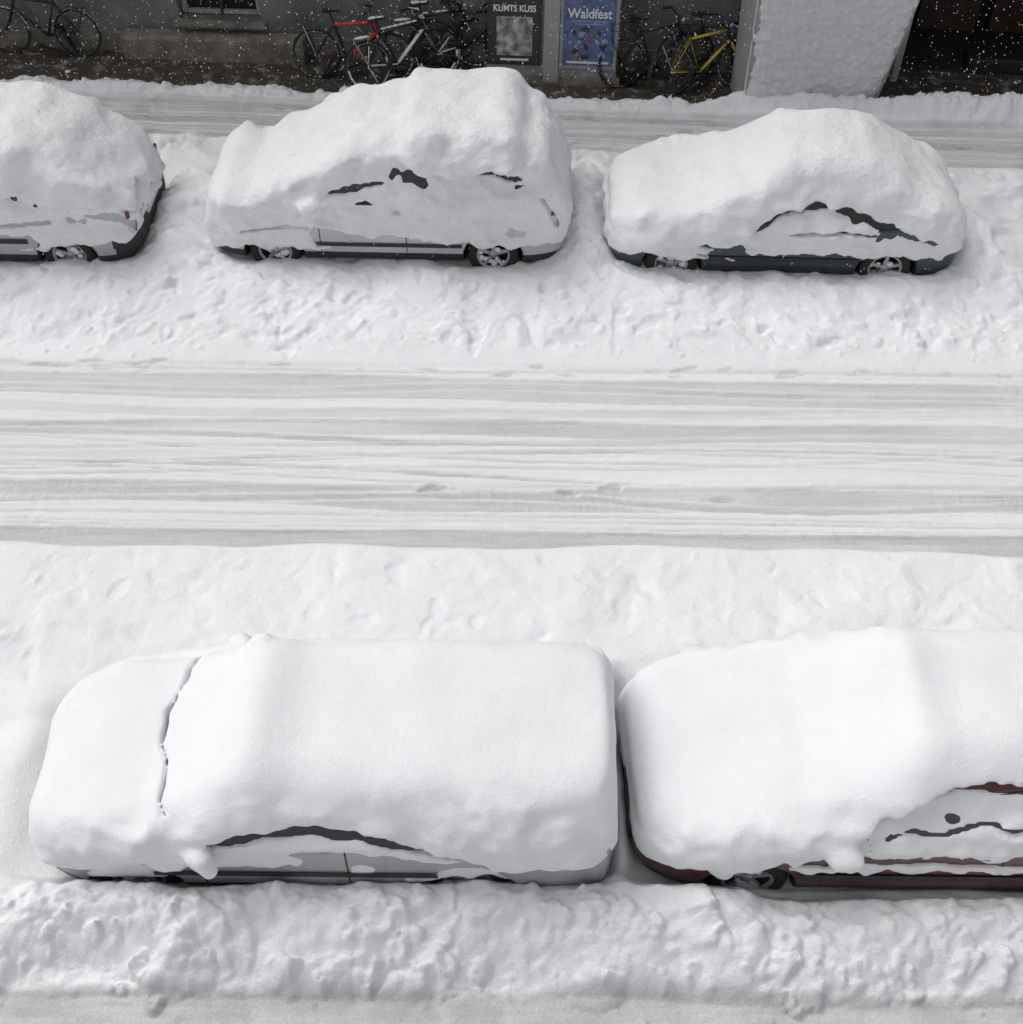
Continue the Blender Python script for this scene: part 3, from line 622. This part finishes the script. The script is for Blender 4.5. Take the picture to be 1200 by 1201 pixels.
# ---------------------------------------------------------------- bicycles
def bike(loc,rz,lean,paint,snow=.5,basket=False,scale=1,T=.019):
    e=empty('bicycle',loc,rz); e.rotation_euler=(lean,0,rz); e.scale=(scale,)*3
    R=.335; b=B(); rw=Vector((0,0,R)); fw=Vector((1.05,0,R)); bb=Vector((.44,0,.28)); st=Vector((.27,0,.78)); ht=Vector((.84,0,.80)); hb=Vector((.88,0,.66))
    for w in (rw,fw):
        for k in range(28):
            a=2*math.pi*k/28;a2=2*math.pi*(k+1)/28
            b.tube(w+Vector((R*math.cos(a),0,R*math.sin(a))),w+Vector((R*math.cos(a2),0,R*math.sin(a2))),.017,RUB,6)
            r2=R-.022
            b.tube(w+Vector((r2*math.cos(a),0,r2*math.sin(a))),w+Vector((r2*math.cos(a2),0,r2*math.sin(a2))),.008,CHROME,5)
        for k in range(20):
            a=2*math.pi*k/20; b.tube(w+Vector((0,(-1)**k*.02,0)),w+Vector((r2*math.cos(a),0,r2*math.sin(a))),.0022,CHROME,4)
        b.tube(w+Vector((0,-.04,0)),w+Vector((0,.04,0)),.022,CHROME,10)
        for k in range(3,12):
            a=math.pi*k/14;a2=math.pi*(k+1)/14
            if random.random()<snow*.8: b.tube(w+Vector(((R+.015)*math.cos(a),0,(R+.015)*math.sin(a))),w+Vector(((R+.015)*math.cos(a2),0,(R+.015)*math.sin(a2))),.014,SNOW,6)
    b.tube(bb,st,T,paint); b.tube(st+Vector((0,0,-.03)),ht,T,paint); b.tube(bb,hb,T*1.15,paint); b.tube(hb+Vector((.02,0,-.05)),ht+Vector((-.03,0,.08)),T*1.2,paint)
    for s in (-1,1):
        b.tube(bb+Vector((0,s*.03,0)),rw+Vector((0,s*.05,0)),T*.6,paint); b.tube(st+Vector((0,s*.02,-.04)),rw+Vector((0,s*.05,0)),T*.55,paint)
        b.tube(hb+Vector((0.01,s*.04,-.02)),fw+Vector((0,s*.05,0)),T*.75,paint)
        b.tube(ht+Vector((-.05,0,.14)),ht+Vector((-.05,s*.2,.17)),.011,CHROME); b.tube(ht+Vector((-.05,s*.2,.17)),ht+Vector((-.16,s*.29,.15)),.016,RUB)
        b.tube(bb+Vector((0,s*.06,0)),bb+Vector((s*.12,s*.08,-s*.11)),.010,CHROME); b.box(bb+Vector((s*.12,s*.13,-s*.11)),(.09,.09,.02),RUB)
    b.tube(ht+Vector((-.03,0,.06)),ht+Vector((-.05,0,.15)),.012,CHROME); b.tube(st,st+Vector((-.04,0,.12)),.013,CHROME)
    b.ball(st+Vector((-.09,0,.15)),.075,RUB,(1.2,.95,.4)); b.ball(st+Vector((.02,0,.15)),.05,RUB,(1.9,.5,.4)); b.tube(bb+Vector((0,.045,0)),bb+Vector((0,.055,0)),.09,TRIM,20)
    b.box((.22,.05,.30),(.42,.008,.015),TRIM); b.box((-.02,0,.72),(.34,.1,.012),TRIM)
    b.tube((-.16,.04,.72),rw+Vector((0,.05,0)),.006,TRIM); b.tube((-.16,-.04,.72),rw+Vector((0,-.05,0)),.006,TRIM)
    if basket:
        b.box((-.02,0,.74),(.36,.27,.006),TRIM)
        for sx in (-.18,.16):
            for k in range(7): b.tube((sx,-.13+.043*k,.74),(sx*1.1,-.15+.05*k,.95),.004,TRIM,4)
        for z in (.85,.95):
            for s in (-1,1): b.tube((-.2,s*.15,z),(.18,s*.15,z),.005,TRIM,4); b.tube((s*.19,-.15,z),(s*.19,.15,z),.005,TRIM,4)
    b.ball(ht+Vector((.05,0,.06)),.035,LAMP)
    if snow>.3:
        b.ball(st+Vector((-.09,0,.178)),.065,SNOW,(1.1,.85,.35)); b.ball(st+Vector((.02,0,.172)),.045,SNOW,(1.5,.45,.35))
        for k in range(6):
            if random.random()<snow:
                p=st.lerp(ht,k/6)+Vector((0,0,.018)); q=st.lerp(ht,(k+.9)/6)+Vector((0,0,.018)); b.tube(p,q,.015,SNOW,6)
        b.ball((-.02,0,.735),.07,SNOW,(1.8,.6,.3))
    if snow>.8:
        b.tube(bb+Vector((0,0,.03)),hb+Vector((0,0,.03)),.026,SNOW,6); b.tube(bb+Vector((-.01,0,.02)),rw+Vector((0,0,.02)),.022,SNOW,6)
        b.tube(ht+Vector((-.05,-.2,.19)),ht+Vector((-.05,.2,.19)),.016,SNOW,6)
        for w in (rw,fw):
            for k in range(20):
                a=2*math.pi*k/20; a2=a+2*math.pi/20
                if random.random()<.6: b.tube(w+Vector(((R-.04)*math.cos(a),0,(R-.04)*math.sin(a))),w+Vector(((R-.04)*math.cos(a2),0,(R-.04)*math.sin(a2))),.015,SNOW,5)
            for k in range(0,20,2):
                a=2*math.pi*k/20+.1
                if random.random()<.6: b.tube(w,w+Vector((.3*math.cos(a),0,.3*math.sin(a))),.009,SNOW,5)
    b.obj('bicycle_parts',e); return e
red=simple('red_bike_paint',(.62,.04,.025),.35); yel=simple('yellow_bike_paint',(.60,.46,.04),.35); bk=simple('black_bike_paint',(.02,.02,.022),.35)
bike((-6.45,16.85,0),math.pi-.05,.12,bk,.1)
bike((-2.88,16.28,0),-.06,-.20,red,.10,T=.025)
bike((-2.05,15.86,.02),.42,-.36,bk,1.0)
bike((-1.60,16.50,0),.2,-.15,bk,.35)
bike((-1.20,16.62,0),.05,-.12,bk,.3)
bike((1.50,16.12,0),.25,-.12,bk,.2,basket=True)
bike((2.20,15.90,0),.30,-.18,yel,.12)
bike((2.35,16.35,0),.05,-.12,bk,.2)

# ---------------------------------------------------------------- falling snow in the street
rs=RS(77); N=11000
C=np.stack([rs.uniform(-9,9,N),rs.uniform(10.5,16.6,N),rs.uniform(.2,4.5,N)],1); r=rs.uniform(.002,.0068,N)
o6=np.array([(1,0,0),(-1,0,0),(0,1,0),(0,-1,0),(0,0,1.5),(0,0,-1.5)]); f8=np.array([(0,2,4),(2,1,4),(1,3,4),(3,0,4),(2,0,5),(1,2,5),(3,1,5),(0,3,5)])
V=(C[:,None,:]+o6[None]*r[:,None,None]).reshape(-1,3); F8=(f8[None]+6*np.arange(N)[:,None,None]).reshape(-1,3)
mesh_np('falling_snow',V,F8,SNOW)

# ---------------------------------------------------------------- light + camera
EL=math.radians(58); AZ=math.radians(-60)
w=bpy.data.worlds.new('World'); scene.world=w; w.use_nodes=True; nt=w.node_tree
bg=nt.nodes['Background']; sky=nt.nodes.new('ShaderNodeTexSky'); sky.sky_type='NISHITA'; sky.sun_disc=False
sky.sun_elevation=EL; sky.sun_rotation=AZ; sky.air_density=1; sky.dust_density=4
hs=nt.nodes.new('ShaderNodeHueSaturation'); hs.inputs['Saturation'].default_value=.10
nt.links.new(sky.outputs[0],hs.inputs['Color']); nt.links.new(hs.outputs[0],bg.inputs['Color']); bg.inputs['Strength'].default_value=.128
sl=bpy.data.lights.new('sun','SUN'); sl.energy=1.08; sl.angle=math.radians(45); sl.color=(1,.992,.98)
so=bpy.data.objects.new('sun',sl); link(so)
d=Vector((math.sin(AZ)*math.cos(EL),math.cos(AZ)*math.cos(EL),math.sin(EL))); so.rotation_euler=d.to_track_quat('Z','Y').to_euler()
cam=bpy.data.cameras.new('camera'); cam.lens=42; cam.sensor_width=36; cam.clip_end=2000
co=bpy.data.objects.new('camera',cam); link(co)
co.matrix_world=Matrix.Translation((0,0,8.7))@Matrix.Rotation(math.radians(42),4,'X')@Matrix.Rotation(.012,4,'Z')
scene.camera=co
